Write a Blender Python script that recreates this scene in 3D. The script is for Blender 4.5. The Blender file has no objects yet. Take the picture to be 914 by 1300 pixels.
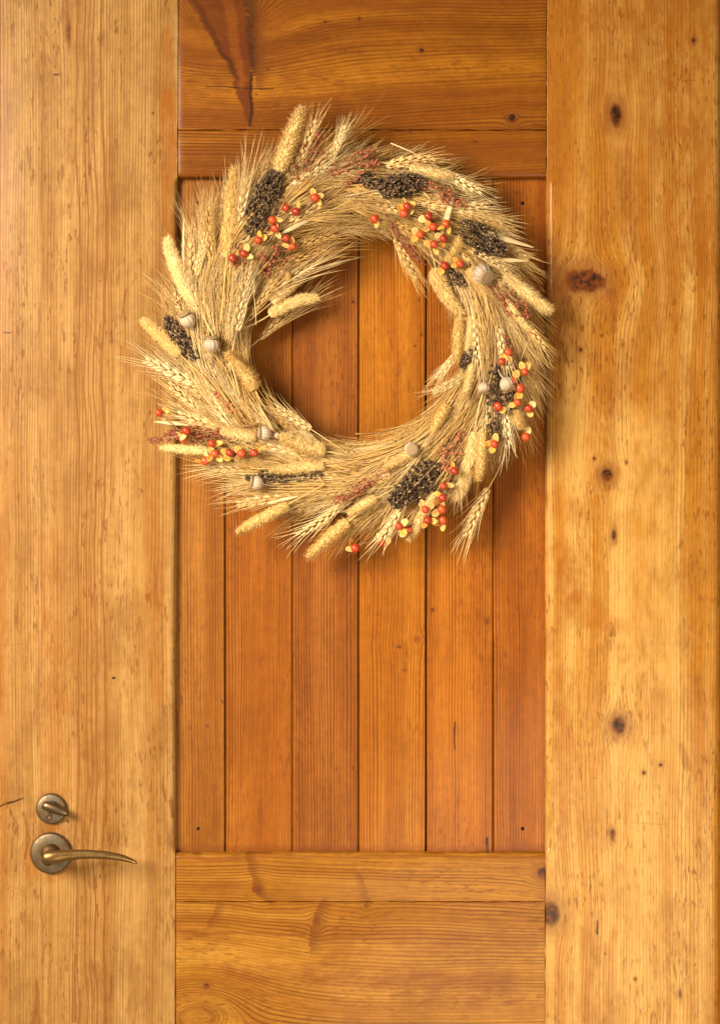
import bpy, math, random
from mathutils import Vector, Matrix, noise as mnoise
random.seed(11)
R = random.random
U = random.uniform
SC = bpy.context.scene
COL = SC.collection

# ------------------------------------------------------------------ camera, world, lamp, exposure
# 1 photograph pixel is about 1 mm on the face of the door; x right, z up, -y towards the viewer
CX, CZ, DIST = 0.457, 0.650, 2.7
cam = bpy.data.cameras.new('camera'); camo = bpy.data.objects.new('camera', cam); COL.objects.link(camo)
camo.location = (CX, -DIST, CZ); camo.rotation_euler = (math.pi/2, 0, 0)
cam.sensor_fit = 'VERTICAL'; cam.sensor_height = 24.0; cam.lens = 24.0*DIST/1.300
cam.clip_start = 0.05; cam.clip_end = 100
SC.camera = camo

wd = bpy.data.worlds.new('World'); SC.world = wd; wd.use_nodes = True
bg = wd.node_tree.nodes['Background']
bg.inputs['Color'].default_value = (1.0, 0.84, 0.62, 1); bg.inputs['Strength'].default_value = 0.22

def area_lamp(name, loc, target, size, power, color, spread=180):
    l = bpy.data.lights.new(name, 'AREA'); l.shape = 'DISK'; l.size = size; l.energy = power; l.color = color; l.spread = math.radians(spread)
    o = bpy.data.objects.new(name, l); COL.objects.link(o); o.location = loc
    o.rotation_euler = (Vector(target)-Vector(loc)).to_track_quat('-Z', 'Y').to_euler()
    return o
area_lamp('key_lamp', (-1.10, -1.95, 1.32), (0.48, 0, 0.46), 1.20, 28.5, (1.0, 0.885, 0.70), 75)
area_lamp('floor_fill_lamp', (1.05, -1.6, -0.35), (0.70, 0, 0.30), 1.4, 27, (1.0, 0.83, 0.58))  # unseen fill added to lift the lower door, in place of floor bounce
SC.cycles.max_bounces = 5; SC.cycles.diffuse_bounces = 3; SC.cycles.glossy_bounces = 2; SC.cycles.transmission_bounces = 3

vs = SC.view_settings
vs.view_transform = 'Standard'; vs.look = 'None'; vs.exposure = 0.08; vs.gamma = 1.0; vs.use_curve_mapping = False

# ------------------------------------------------------------------ small helpers
def W(px, py, h=0.0):
    """a place on the door given in mm from its top left corner, h metres in front of the door face"""
    k = (DIST-h)/DIST
    return Vector((CX+(px/1000-CX)*k, -h, CZ+((1300-py)/1000-CZ)*k))

class MB:
    def __init__(s): s.v = []; s.f = []; s.m = []
    def add(s, vs_, fs, m=0):
        o = len(s.v); s.v.extend(vs_); s.f.extend([tuple(i+o for i in f) for f in fs]); s.m.extend([m]*len(fs))
    def mesh(s, name, mats, smooth=True):
        me = bpy.data.meshes.new(name); me.from_pydata([tuple(p) for p in s.v], [], s.f)
        for mt in (mats if isinstance(mats, (list, tuple)) else [mats]): me.materials.append(mt)
        me.polygons.foreach_set('material_index', s.m)
        if smooth: me.polygons.foreach_set('use_smooth', [True]*len(me.polygons))
        me.update(); return me

def obj(name, me, parent=None, mat=None):
    o = bpy.data.objects.new(name, me); COL.objects.link(o)
    if parent: o.parent = parent
    if mat is not None: o.matrix_local = mat
    return o

def perp(d):
    a = Vector((0, 0, 1)) if abs(d.z) < .9 else Vector((0, 1, 0))
    s = d.cross(a).normalized(); return s, d.cross(s).normalized()

def tube(mb, pts, rad, sides=4, m=0, cap=True):
    n = len(pts); vs_ = []; fs = []
    s = None
    for i, p in enumerate(pts):
        d = (pts[min(i+1, n-1)]-pts[max(i-1, 0)]).normalized()
        if s is None: s, t = perp(d)
        else:
            s = (s-d*s.dot(d)).normalized(); t = d.cross(s)
        r = rad[i] if isinstance(rad, (list, tuple)) else rad
        for k in range(sides):
            a = 2*math.pi*k/sides
            vs_.append(p+(s*math.cos(a)+t*math.sin(a))*r)
    for i in range(n-1):
        for k in range(sides):
            k2 = (k+1) % sides
            fs.append((i*sides+k, i*sides+k2, (i+1)*sides+k2, (i+1)*sides+k))
    if cap:
        fs.append(tuple(reversed(range(sides)))); fs.append(tuple((n-1)*sides+k for k in range(sides)))
    mb.add(vs_, fs, m)

def awn(mb, p, d, L, r, bend, m=0):
    """a bristle: three sided, tapering to a point"""
    s, t = perp(d); n = 4; vs_ = []; fs = []
    for i in range(n):
        q = i/(n); c = p+d*(L*q)+bend*(q*q*L); rr = r*(1-.72*q)
        for k in range(3):
            a = 2.094*k; vs_.append(c+(s*math.cos(a)+t*math.sin(a))*rr)
    vs_.append(p+d*L+bend*L)
    for i in range(n-1):
        for k in range(3):
            k2 = (k+1) % 3; fs.append((i*3+k, i*3+k2, i*3+3+k2, i*3+3+k))
    b = (n-1)*3
    for k in range(3): fs.append((b+k, b+(k+1) % 3, n*3))
    mb.add(vs_, fs, m)

def drop(mb, p, d, L, r, sides=5, prof=((.0, .35), (.3, 1.0), (.65, .78), (1.0, .0)), m=0):
    """a pointed seed or husk"""
    s, t = perp(d); vs_ = []; fs = []; rows = []
    for (q, w) in prof:
        c = p+d*(L*q)
        if w == 0: rows.append([len(vs_)]); vs_.append(c); continue
        row = []
        for k in range(sides):
            a = 2*math.pi*k/sides; row.append(len(vs_)); vs_.append(c+(s*math.cos(a)+t*math.sin(a))*(r*w))
        rows.append(row)
    for a, b in zip(rows, rows[1:]):
        for k in range(sides):
            k2 = (k+1) % sides
            if len(b) == 1: fs.append((a[k], a[k2], b[0]))
            elif len(a) == 1: fs.append((a[0], b[k2], b[k]))
            else: fs.append((a[k], a[k2], b[k2], b[k]))
    mb.add(vs_, fs, m)

def ball(mb, c, r, seg=6, ring=4, m=0, sq=(1, 1, 1)):
    vs_ = [c+Vector((0, 0, r*sq[2]))]; fs = []
    for i in range(1, ring):
        th = math.pi*i/ring
        for k in range(seg):
            a = 2*math.pi*k/seg
            vs_.append(c+Vector((r*sq[0]*math.sin(th)*math.cos(a), r*sq[1]*math.sin(th)*math.sin(a), r*sq[2]*math.cos(th))))
    vs_.append(c-Vector((0, 0, r*sq[2])))
    for k in range(seg):
        fs.append((0, 1+k, 1+(k+1) % seg))
        for i in range(ring-2):
            a = 1+i*seg; fs.append((a+k, a+seg+k, a+seg+(k+1) % seg, a+(k+1) % seg))
        a = 1+(ring-2)*seg; fs.append((a+k, len(vs_)-1, a+(k+1) % seg))
    mb.add(vs_, fs, m)

def lathe(mb, prof, seg=32, m=0, lobes=0, lob=0.0):
    """profile of (radius, height) round local z"""
    vs_ = []; fs = []
    for (r, z) in prof:
        for k in range(seg):
            a = 2*math.pi*k/seg; rr = r*(1+lob*abs(math.cos(lobes*a/2)) if lobes else 1)
            vs_.append(Vector((rr*math.cos(a), rr*math.sin(a), z)))
    for i in range(len(prof)-1):
        for k in range(seg):
            k2 = (k+1) % seg; fs.append((i*seg+k, i*seg+k2, (i+1)*seg+k2, (i+1)*seg+k))
    fs.append(tuple(reversed(range(seg)))); b = (len(prof)-1)*seg; fs.append(tuple(b+k for k in range(seg)))
    mb.add(vs_, fs, m)

def frame(o, ax, up=Vector((0, -1, 0)), scale=(1, 1, 1), roll=0.0):
    """matrix with local x along ax, local z as near to `up` (towards the viewer) as it can be"""
    x = ax.normalized(); z = (up-x*up.dot(x)).normalized(); y = z.cross(x)
    m = Matrix((x, y, z)).transposed().to_4x4()
    return Matrix.Translation(o) @ m @ Matrix.Rotation(roll, 4, 'X') @ Matrix.Diagonal((*scale, 1))

# ------------------------------------------------------------------ node helper
class NT:
    def __init__(s, name):
        s.mat = bpy.data.materials.new(name); s.mat.use_nodes = True
        s.t = s.mat.node_tree; s.N = s.t.nodes; s.L = s.t.links
        s.bsdf = s.N['Principled BSDF']; s.out = s.N['Material Output']
    def put(s, sock, v):
        if isinstance(v, bpy.types.NodeSocket): s.L.new(v, sock)
        elif isinstance(v, (tuple, list)):
            sock.default_value = (*v, 1.0) if len(v) == 3 and len(sock.default_value) == 4 else v
        else: sock.default_value = v
    def m(s, op, a, b=0.0, c=0.0, clamp=False):
        n = s.N.new('ShaderNodeMath'); n.operation = op; n.use_clamp = clamp
        s.put(n.inputs[0], a); s.put(n.inputs[1], b); s.put(n.inputs[2], c); return n.outputs[0]
    def add(s, a, b): return s.m('ADD', a, b)
    def sub(s, a, b): return s.m('SUBTRACT', a, b)
    def mul(s, a, b): return s.m('MULTIPLY', a, b)
    def xyz(s, x, y, z=0.0):
        n = s.N.new('ShaderNodeCombineXYZ')
        for i, v in enumerate((x, y, z)): s.put(n.inputs[i], v)
        return n.outputs[0]
    def noise(s, vec, detail=2.0, rough=.5, scale=1.0, dist=0.0):
        n = s.N.new('ShaderNodeTexNoise'); s.put(n.inputs['Vector'], vec); n.inputs['Scale'].default_value = scale
        n.inputs['Detail'].default_value = detail; n.inputs['Roughness'].default_value = rough; n.inputs['Distortion'].default_value = dist
        return n.outputs['Fac']
    def step(s, v, a, b, lo=0.0, hi=1.0):
        n = s.N.new('ShaderNodeMapRange'); n.interpolation_type = 'SMOOTHSTEP'
        s.put(n.inputs['Value'], v); s.put(n.inputs['From Min'], a); s.put(n.inputs['From Max'], b)
        s.put(n.inputs['To Min'], lo); s.put(n.inputs['To Max'], hi); return n.outputs[0]
    def mix(s, f, a, b, mode='MIX'):
        n = s.N.new('ShaderNodeMix'); n.data_type = 'RGBA'; n.blend_type = mode
        s.put(n.inputs[0], f); s.put(n.inputs[6], a); s.put(n.inputs[7], b); return n.outputs[2]
    def vm(s, op, a, b=None, c=None, val=False):
        n = s.N.new('ShaderNodeVectorMath'); n.operation = op; s.put(n.inputs[0], a)
        if b is not None: s.put(n.inputs[1], b)
        if c is not None: s.put(n.inputs[2], c)
        return n.outputs['Value' if val else 'Vector']
    def objinfo(s): return s.N.new('ShaderNodeObjectInfo')
    def coord(s): return s.N.new('ShaderNodeTexCoord').outputs['Object']
    def sep(s, v):
        n = s.N.new('ShaderNodeSeparateXYZ'); s.put(n.inputs[0], v); return n.outputs

# ------------------------------------------------------------------ wood
# knots: (px, py, radius mm, stretch along the grain, darkness)
# marks: (px0, py0, px1, py1, halfwidth0 mm, halfwidth1 mm, softness mm, strength, kind) kind: 'd' dark, 'r' red brown, 'o' orange stain (right stile top: also painted light falloff), 'p' pale
def wood(name, along, light, mid, ring, freq, seed, knots=(), marks=(), ringamt=.5, fleck=.6, blotch=.5, lines=None, tint=False, wave=.02, coat=.25):
    g = NT(name)
    x, y, z = g.sep(g.coord())
    if along == 'Z': u, v = x, z
    else: u, v = z, x
    sd = seed
    if tint:
        oi = g.objinfo(); sd = g.add(g.mul(oi.outputs['Random'], 37.0), seed)
    w1 = g.mul(g.sub(g.noise(g.xyz(g.mul(u, 4.0), g.mul(v, 2.2), sd), 2), .5), wave)
    w2 = g.mul(g.sub(g.noise(g.xyz(g.mul(u, 26.0), g.mul(v, 9.0), g.add(sd, 3.1)), 2), .5), .0035)
    uw = g.add(g.add(u, w1), w2)
    uw0 = uw
    jag = g.mul(g.sub(g.noise(g.xyz(g.mul(u, 240.0), g.mul(v, 70.0), sd), 3), .5), 1.0)
    kmask = None; halo = None; UV = g.xyz(u, v, 0.0); 
    nw = g.N.new('ShaderNodeTexNoise'); g.put(nw.inputs['Vector'], g.xyz(g.mul(x, 60.0 if along == 'Z' else 16.0), seed, g.mul(z, 16.0 if along == 'Z' else 60.0))); nw.inputs['Scale'].default_value = 1.0; nw.inputs['Detail'].default_value = 3.0
    XZ = g.vm('ADD', g.xyz(x, 0.0, z), g.vm('MULTIPLY_ADD', nw.outputs['Color'], (.012, 0.0, .012), (-.006, 0.0, -.006)))
    for (px, py, a, e, dk) in knots:
        X, Z = px/1000, (1300-py)/1000; a = a/1000
        u0, v0 = (X, Z) if along == 'Z' else (Z, X)
        q = g.vm('MULTIPLY_ADD', UV, (1.0, 1/e, 0.0), (-u0, -v0/e, 0.0))
        if a > .0028:
            r2 = g.vm('DOT_PRODUCT', q, q, val=True); du = g.m('SUBTRACT', u, u0)
            uw = g.m('MULTIPLY_ADD', g.m('DIVIDE', du, g.add(r2, a*a*.35)), -a*a*2.2, uw)
        r = g.m('MULTIPLY_ADD', jag, a*.45, g.vm('LENGTH', q, val=True))
        k = g.step(r, a*.55, a*1.2, dk, 0.0); h = g.step(r, a*.7, a*2.9, dk*.85, 0.0)
        kmask = k if kmask is None else g.m('MAXIMUM', kmask, k)
        halo = h if halo is None else g.m('MAXIMUM', halo, h)
    # growth rings: lines of uneven spacing
    ph = g.add(g.mul(uw, freq), g.mul(g.noise(g.xyz(g.mul(uw, 22.0), g.mul(v, .5), g.add(sd, 9.0)), 2), 4.0))
    rg = g.m('POWER', g.add(g.mul(g.m('SINE', g.mul(ph, 6.2832)), .5), .5), 3.2)
    rv = g.step(g.noise(g.xyz(g.mul(uw, 60.0), g.mul(v, 2.0), g.add(sd, 5.0)), 3), .32, .68)
    rg = g.mul(rg, g.add(g.mul(rv, .8), .2))
    fine = g.noise(g.xyz(g.mul(uw0, 560.0), g.mul(v, 9.0), sd), 2, .6)
    streak = g.step(g.noise(g.xyz(g.mul(uw, 34.0), g.mul(v, 1.3), g.add(sd, 1.7)), 4, .6), .34, .66)
    bl = g.step(g.noise(g.xyz(g.mul(u, 19.0), g.mul(v, 9.0), g.add(sd, 7.7)), 4, .65), .45, .70)
    grime = g.noise(g.xyz(g.mul(x, 90.0), g.mul(z, 90.0), sd), 4, .65)
    c = g.mix(streak, light, mid)
    c = g.mix(g.mul(bl, blotch), c, g.mix(.55, mid, ring))
    c = g.mix(g.mul(rg, ringamt), c, ring)
    f = g.add(g.mul(fine, .55), g.mul(grime, .35))
    c = g.mix(1.0, c, g.mix(f, (.42, .36, .29), (1.52, 1.58, 1.64)), 'MULTIPLY')
    mot = g.step(g.noise(g.xyz(g.mul(uw0, 70.0), g.mul(v, 16.0), g.add(sd, 15.0)), 5, .7), .50, .68)
    c = g.mix(g.mul(mot, blotch*.85), c, g.mix(.6, mid, ring))
    # dark pores and flecks
    fl = g.noise(g.xyz(g.mul(uw0, 300.0), g.mul(v, 55.0), g.add(sd, 2.2)), 2, .55)
    flm = g.step(g.noise(g.xyz(g.mul(u, 20.0), g.mul(v, 7.0), g.add(sd, 6.6)), 3, .6), .36, .66)
    flk = g.mul(g.step(fl, .57, .635), flm)
    c = g.mix(g.mul(flk, fleck), c, (.125, .030, .004))
    spot = g.step(g.noise(g.xyz(g.mul(u, 95.0), g.mul(v, 60.0), g.add(sd, 4.4)), 1, .4), .80, .83)
    c = g.mix(g.mul(spot, .7), c, (.085, .030, .010))
    hgt = g.sub(g.mul(fine, .6), g.mul(flk, .7))
    if lines:      # a few broad wandering growth rings: (px0, px1, spacing mm, strength)
        for (p0, p1, sp, st) in lines:
            ww = g.mul(g.sub(g.noise(g.xyz(g.mul(u, 9.0), g.mul(v, 5.5), sd+.5), 2, .45), .5), .026)
            ul = g.add(u, ww)
            band = g.mul(g.step(ul, (p0-4)/1000, (p0+2)/1000), g.step(ul, (p1-6)/1000, (p1+8)/1000, 1.0, 0.0))
            s_ = g.add(g.mul(g.m('SINE', g.mul(g.add(ul, g.mul(g.noise(g.xyz(g.mul(ul, 70.0), 0.0, sd), 1), .012)), 6283.2/sp)), .5), .5)
            ln = g.mul(g.mul(g.m('POWER', s_, 5.0), band), st)
            c = g.mix(ln, c, (.19, .055, .010))
    patch = g.noise(g.xyz(g.mul(u, 75.0), g.mul(v, 26.0), g.add(sd, 12.0)), 4, .65)
    cols = {'d': (.018, .007, .003), 'r': (.165, .042, .005), 'o': (.265, .078, .005), 'p': (.58, .34, .095), 'f': (.12, .030, .003), 'k': (.105, .022, .002)}
    for (x0, y0, x1, y1, h0, h1, soft, st, kind) in marks:
        ax_, az = x0/1000, (1300-y0)/1000; bx, bz = x1/1000, (1300-y1)/1000
        dx, dz = bx-ax_, bz-az; l2 = dx*dx+dz*dz
        q = g.vm('SUBTRACT', XZ, (ax_, 0.0, az))
        t = g.m('MULTIPLY', g.vm('DOT_PRODUCT', q, (dx/l2, 0.0, dz/l2), val=True), 1.0, clamp=True)
        e = g.vm('MULTIPLY_ADD', g.xyz(t, t, t), (-dx, 0.0, -dz), q)
        d = g.m('MULTIPLY_ADD', jag, soft*.0011+min(h0, h1)*.0004, g.vm('LENGTH', e, val=True))
        d = g.sub(d, g.m('MULTIPLY_ADD', t, (h1-h0)/1000, h0/1000))
        if kind == 'f':     # a flame in the figure: crisp on one side, fading on the other
            sd_ = g.vm('DOT_PRODUCT', q, (-dz/math.sqrt(l2), 0.0, dx/math.sqrt(l2)), val=True)
            k = g.step(d, 0.0, g.step(sd_, -.001, .001, soft*.0006, soft*.0028), st, 0.0)
        else: k = g.step(d, -soft*.00012, soft*.00085, st, 0.0)
        if kind in 'orf': k = g.mul(k, g.add(g.mul(rg, .4), g.step(fine, .25, .6, .45, .85)))
        if kind == 'k': k = g.mul(k, g.step(patch, .30, .66, .85, 1.0))
        if soft > 7: k = g.mul(k, g.step(patch, .28, .68, .25, 1.0))
        c = g.mix(k, c, cols[kind])
    if kmask is not None:
        c = g.mix(g.mul(halo, g.add(.5, g.mul(fine, .5))), c, (.155, .040, .006))
        kc = g.mix(g.step(grime, .40, .62), (.016, .006, .003), (.13, .032, .006))
        c = g.mix(g.m('MINIMUM', kmask, 1.0), c, kc)
    if tint: c = g.mix(1.0, c, oi.outputs['Color'], 'MULTIPLY')
    g.put(g.bsdf.inputs['Base Color'], c)
    g.put(g.bsdf.inputs['Roughness'], g.add(.36, g.mul(grime, .22)))
    g.bsdf.inputs['Specular IOR Level'].default_value = .10; g.bsdf.inputs['Coat Weight'].default_value = .17; g.bsdf.inputs['Coat Roughness'].default_value = .14
    b = g.N.new('ShaderNodeBump'); b.inputs['Strength'].default_value = .45; b.inputs['Distance'].default_value = .0005
    g.put(b.inputs['Height'], hgt); g.put(g.bsdf.inputs['Normal'], b.outputs[0])
    return g.mat

LEFT = wood('wood_left_stile', 'Z', (.430, .240, .076), (.318, .148, .034), (.125, .038, .006), 262, 1.3,
    knots=[(88, 40, 2.2, 7, .55), (142, 1250, 1.5, 9, .4)],
    marks=[(44, 1068, 42, 1108, 3, 4, 14, .9, 'o'), (60, 1112, 90, 1106, 2, 2, 12, .7, 'o'), (60, 1052, 75, 1052, 2, 2, 8, .7, 'o'), (-4, 1025, 12, 1021, .9, 1.1, .8, .9, 'd'), (12, 1021, 29, 1012, 1.1, .3, .8, .9, 'd'), (70, 93, 77, 93, 1.2, .4, .8, .9, 'd'),
           (85, 5, 88, 60, 4, 1, 3, .6, 'r'), (95, 1215, 95, 1296, 1.5, 2.6, 2.5, .65, 'r'), (46, 1245, 47, 1300, .8, 4, 3, .7, 'r'),
           (183, 214, 206, 190, .5, .5, 2, .3, 'r'), (216, 1018, 218, 1036, 2, 1, 2, .8, 'r'), (8, 422, 16, 421, .8, .5, 1.5, .7, 'd'), (0, 905, 6, 690, 2, 2, 5, 0.51, 'o'),
           (143, 862, 146, 863, 1.3, .8, .8, .9, 'd'), (192, 600, 199, 880, 6, 7, 12, 0.48, 'o'), (215, 120, 218, 300, 5, 7, 9, 0.94, 'o'), (210, 40, 214, 180, 2, 5, 8, 0.59, 'o'),
           (0, 820, 30, 815, .4, .3, 1, .3, 'r'), (6, 40, 7, 1290, 3, 3, 6, 0.42, 'o'), (60, 690, 75, 1000, 8, 12, 18, 0.51, 'o'), (170, 640, 176, 740, 3, 8, 14, .22, 'p')],
    ringamt=.58, fleck=.66, blotch=.55, lines=[(97, 136, 7.5, .75), (52, 60, 14, .45)], wave=.014)
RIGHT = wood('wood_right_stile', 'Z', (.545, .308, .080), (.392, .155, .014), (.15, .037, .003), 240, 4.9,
    knots=[(781, 146, 8, 1.7, .95), (743, 357, 23, .62, .95), (770, 603, 8, 1.15, 1), (779, 679, 3.2, 2.2, .9), (785, 921, 9, 1.25, 1),
           (699, 1160, 11, 1.5, .9), (880, 51, 3, 1.2, .9), (737, 444, 1.8, 1.3, 1), (817, 981, 2.0, 1.1, 1), (838, 971, 2.0, 1, .9), (754, 582, 1.8, 1.2, .9), (806, 1243, 1.7, 1.2, .9), (863, 1262, 2, 3, .7), (777, 1060, 3.0, 2.6, .9), (795, 587, 1.6, 1.5, .8)],
    marks=[(731, 357, 756, 358, 10, 8, 7, .9, 'k'), (724, 352, 748, 346, 1.5, 1.5, 4, .8, 'd'), (748, 346, 766, 356, 1.5, .8, 4, .8, 'd'), (728, 364, 752, 368, .8, .8, 4, .7, 'd'), (781, 136, 782, 158, 4, 3, 4, .8, 'k'), (776, 485, 778, 590, 1, 1.5, 4, .5, 'r'), (776, 790, 778, 806, 1.4, 3.2, 2, .85, 'r'), (757, 1170, 757, 1184, .6, 1.6, 2, .8, 'd'), (778, 1180, 774, 1300, 1, 4, 7, .5, 'o'),
           (790, 200, 800, 270, 9, 5, 10, .55, 'r'), (808, 278, 802, 318, 1.2, .5, 3, .6, 'r'), (778, 370, 779, 420, 3, 2, 5, .5, 'r'), (707, 340, 706, 420, 8, 14, 22, .7, 'r'), (740, 330, 700, 1000, 3, 6, 12, 0.20, 'o'),  # broad red brown patch left of the big knot: wreath shadow painted in
           (712, 700, 724, 760, 9, 9, 16, 1.00, 'o'), (735, 770, 745, 775, 16, 18, 10, 0.59, 'o'), (795, 795, 760, 790, 6, 6, 10, 0.77, 'o'), (712, 860, 722, 1040, 8, 6, 16, 0.71, 'o'), (790, 660, 780, 665, 8, 5, 10, 0.68, 'o'),
           (778, 695, 776, 770, 2.5, 1, 3, .35, 'p'), (778, 830, 779, 900, 3, 3, 3, .3, 'p'), (781, 950, 777, 1050, 4, 1.5, 3, .35, 'p'), (770, 1085, 770, 1190, 4, 3, 5, .35, 'p'),
           (864, 945, 872, 975, 1, 2, 5, .5, 'r'), (800, 1044, 845, 1046, .4, .4, 1.4, .5, 'r'), (700, 640, 730, 650, 7, 10, 16, 0.59, 'o'), (860, 20, 905, 330, 16, 10, 45, 0.77, 'o'), (790, 60, 850, 300, 40, 30, 60, .7, 'o'), (715, 60, 720, 280, 8, 8, 40, .5, 'o'), (700, 20, 900, 12, 10, 10, 30, 0.68, 'o'), (860, 100, 883, 102, .4, .4, 1.4, .5, 'r'),  # large amber patches at the top: wood tone plus corner falloff painted in
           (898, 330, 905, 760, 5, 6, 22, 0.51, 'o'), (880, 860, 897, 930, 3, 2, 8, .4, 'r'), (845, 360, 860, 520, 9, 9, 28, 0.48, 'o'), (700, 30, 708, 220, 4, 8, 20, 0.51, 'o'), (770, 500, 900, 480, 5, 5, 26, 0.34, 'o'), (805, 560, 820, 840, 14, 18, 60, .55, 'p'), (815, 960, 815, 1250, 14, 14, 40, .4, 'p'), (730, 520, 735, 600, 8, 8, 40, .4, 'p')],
    ringamt=.52, fleck=.68, blotch=.50, lines=[(752, 770, 5.5, .4)], wave=.012)
TOP = wood('wood_top_rail', 'X', (.33, .116, .006), (.207, .058, .002), (.075, .018, .001), 235, 8.2,
    knots=[(650, 150, 6, 1.0, .95), (283, -26, 42, 1.0, .25), (413, 28, 1.5, 1.2, 1), (456, 24, 2, 1.1, 1), (535, 64, 2.6, 1.3, 1), (438, 64, 1.2, 1.2, .9), (520, 166, 2.2, 1.6, .9), (340, 88, 1.2, 2, .7), (602, 180, 1.6, 2, .8)],
    marks=[(268, -30, 300, 62, 40, 17, 5, .9, 'k'), (300, 62, 318, 152, 17, 3, 4, .95, 'k'), (318, -10, 323, 90, 6, 2, 7, .72, 'd'), (326, 0, 326, 100, 2, 1, 6, .8, 'f'), (248, 0, 302, 100, 1.5, 1, 5, .5, 'd'), (319, 95, 319, 158, 1.2, 1.0, 2, .75, 'd'), (262, 112, 345, 113, .5, .5, 1.2, .8, 'd'),
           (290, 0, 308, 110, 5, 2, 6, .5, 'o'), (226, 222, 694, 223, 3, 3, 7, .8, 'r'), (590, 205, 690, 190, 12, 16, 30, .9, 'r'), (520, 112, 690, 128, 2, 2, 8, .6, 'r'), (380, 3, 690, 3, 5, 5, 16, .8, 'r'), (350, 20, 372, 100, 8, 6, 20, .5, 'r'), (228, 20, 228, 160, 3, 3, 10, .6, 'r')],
    ringamt=.85, fleck=.5, blotch=.45, wave=.03)
BOT = wood('wood_bottom_rail', 'X', (.425, .192, .023), (.29, .106, .007), (.11, .030, .003), 230, 15.6,
    knots=[(689, 1108, 8, 1.0, .9), (330, 1128, 6, .8, .35), (262, 1252, 4, 1.2, .7), (250, 1310, 34, 1.3, .2), (465, 1150, 4, .8, .35), (402, 1172, 7, .7, .3)],
    marks=[(314, 1088, 326, 1132, .6, 1.5, 5, .75, 'f'), (326, 1132, 342, 1146, 1.2, .6, 4, .7, 'f'), (470, 1146, 456, 1108, 1.0, .5, 4, .55, 'f'), (278, 1148, 266, 1170, .8, 1.2, 4, .55, 'f'), (408, 1148, 396, 1200, 1.0, 2.0, 6, .75, 'f'), (226, 1183, 390, 1187, .8, .8, 3, .7, 'r'),
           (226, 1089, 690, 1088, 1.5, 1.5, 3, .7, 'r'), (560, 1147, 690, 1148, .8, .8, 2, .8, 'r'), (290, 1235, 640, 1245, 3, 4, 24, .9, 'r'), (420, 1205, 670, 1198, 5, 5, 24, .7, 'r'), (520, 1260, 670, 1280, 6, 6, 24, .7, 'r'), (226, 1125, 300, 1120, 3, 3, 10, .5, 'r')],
    ringamt=.85, fleck=.55, blotch=.45, wave=.028)
PANEL = wood('wood_panel_boards', 'Z', (.350, .117, .011), (.258, .073, .0052), (.090, .020, .0015), 265, 21.0,
    knots=[(507, 822, 3.2, .6, .8), (530, 812, 4.5, .8, .45), (514, 852, 2.6, .8, .9), (549, 775, 2.6, .9, .8), (619, 790, 2.4, 1.5, .9), (448, 382, 1.4, 1.2, 1), (535, 424, 1.8, 1.2, .8), (527, 438, 1.4, 1.2, .8)],
    marks=[(577, 918, 579, 952, .5, .7, 1.6, .75, 'd'), (330, 1020, 331, 1045, 1.5, 2, 3, .7, 'r'), (344, 685, 340, 715, 2, 1, 4, .6, 'r'), (300, 740, 297, 770, 2, 2, 4, .5, 'r'), (322, 790, 320, 950, 3, 3, 8, .4, 'r'), (619, 1066, 619, 1082, 1.4, 1.4, 1.5, .9, 'd'), (498, 494, 502, 500, 1, 1, 2, .6, 'r'),
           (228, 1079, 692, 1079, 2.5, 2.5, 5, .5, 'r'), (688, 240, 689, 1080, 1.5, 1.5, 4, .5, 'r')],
    ringamt=.85, fleck=.55, blotch=.35, tint=True, wave=.006)

def simple(name, col, rough=.6, var=.25, scale=300, metal=0.0, trans=0.0, rnd=None, bump=0.0, coat=0.0, spec=.5):
    g = NT(name)
    n = g.noise(g.coord(), 4, .6, scale)
    c = g.mix(n, tuple(k*(1-var) for k in col), tuple(min(1, k*(1+var)) for k in col))
    if rnd:
        oi = g.objinfo(); n_ = g.N.new('ShaderNodeValToRGB'); cr = n_.color_ramp
        for i, cc in enumerate(rnd):
            e = cr.elements[i] if i < 2 else cr.elements.new(.5)
            e.color = (*cc, 1)
        for i, e in enumerate(list(cr.elements)): pass
        pos = [i/(len(rnd)-1) for i in range(len(rnd))]
        while len(cr.elements) > 1: cr.elements.remove(cr.elements[-1])
        cr.elements[0].position = 0; cr.elements[0].color = (*rnd[0], 1)
        for p, cc in list(zip(pos, rnd))[1:]:
            e = cr.elements.new(p); e.color = (*cc, 1)
        g.L.new(oi.outputs['Random'], n_.inputs[0])
        c = g.mix(1.0, n_.outputs[0], g.mix(n, (1-var,)*3, (1+var,)*3), 'MULTIPLY')
    g.put(g.bsdf.inputs['Base Color'], c); g.bsdf.inputs['Roughness'].default_value = rough
    g.bsdf.inputs['Metallic'].default_value = metal; g.bsdf.inputs['Coat Weight'].default_value = coat
    g.bsdf.inputs['Specular IOR Level'].default_value = spec
    if bump:
        b = g.N.new('ShaderNodeBump'); b.inputs['Strength'].default_value = bump; b.inputs['Distance'].default_value = .0006
        g.put(b.inputs['Height'], n); g.put(g.bsdf.inputs['Normal'], b.outputs[0])
    if trans:
        t = g.N.new('ShaderNodeBsdfTranslucent'); g.put(t.inputs[0], c)
        mx = g.N.new('ShaderNodeMixShader'); mx.inputs[0].default_value = trans
        g.L.new(g.bsdf.outputs[0], mx.inputs[1]); g.L.new(t.outputs[0], mx.inputs[2]); g.L.new(mx.outputs[0], g.out.inputs[0])
    return g.mat

NAIL = simple('nail_iron', (.012, .007, .004), .85, .4, 900, spec=.1)
CORE = simple('door_core_wood', (.10, .045, .014), .8, .3, 60)

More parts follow.
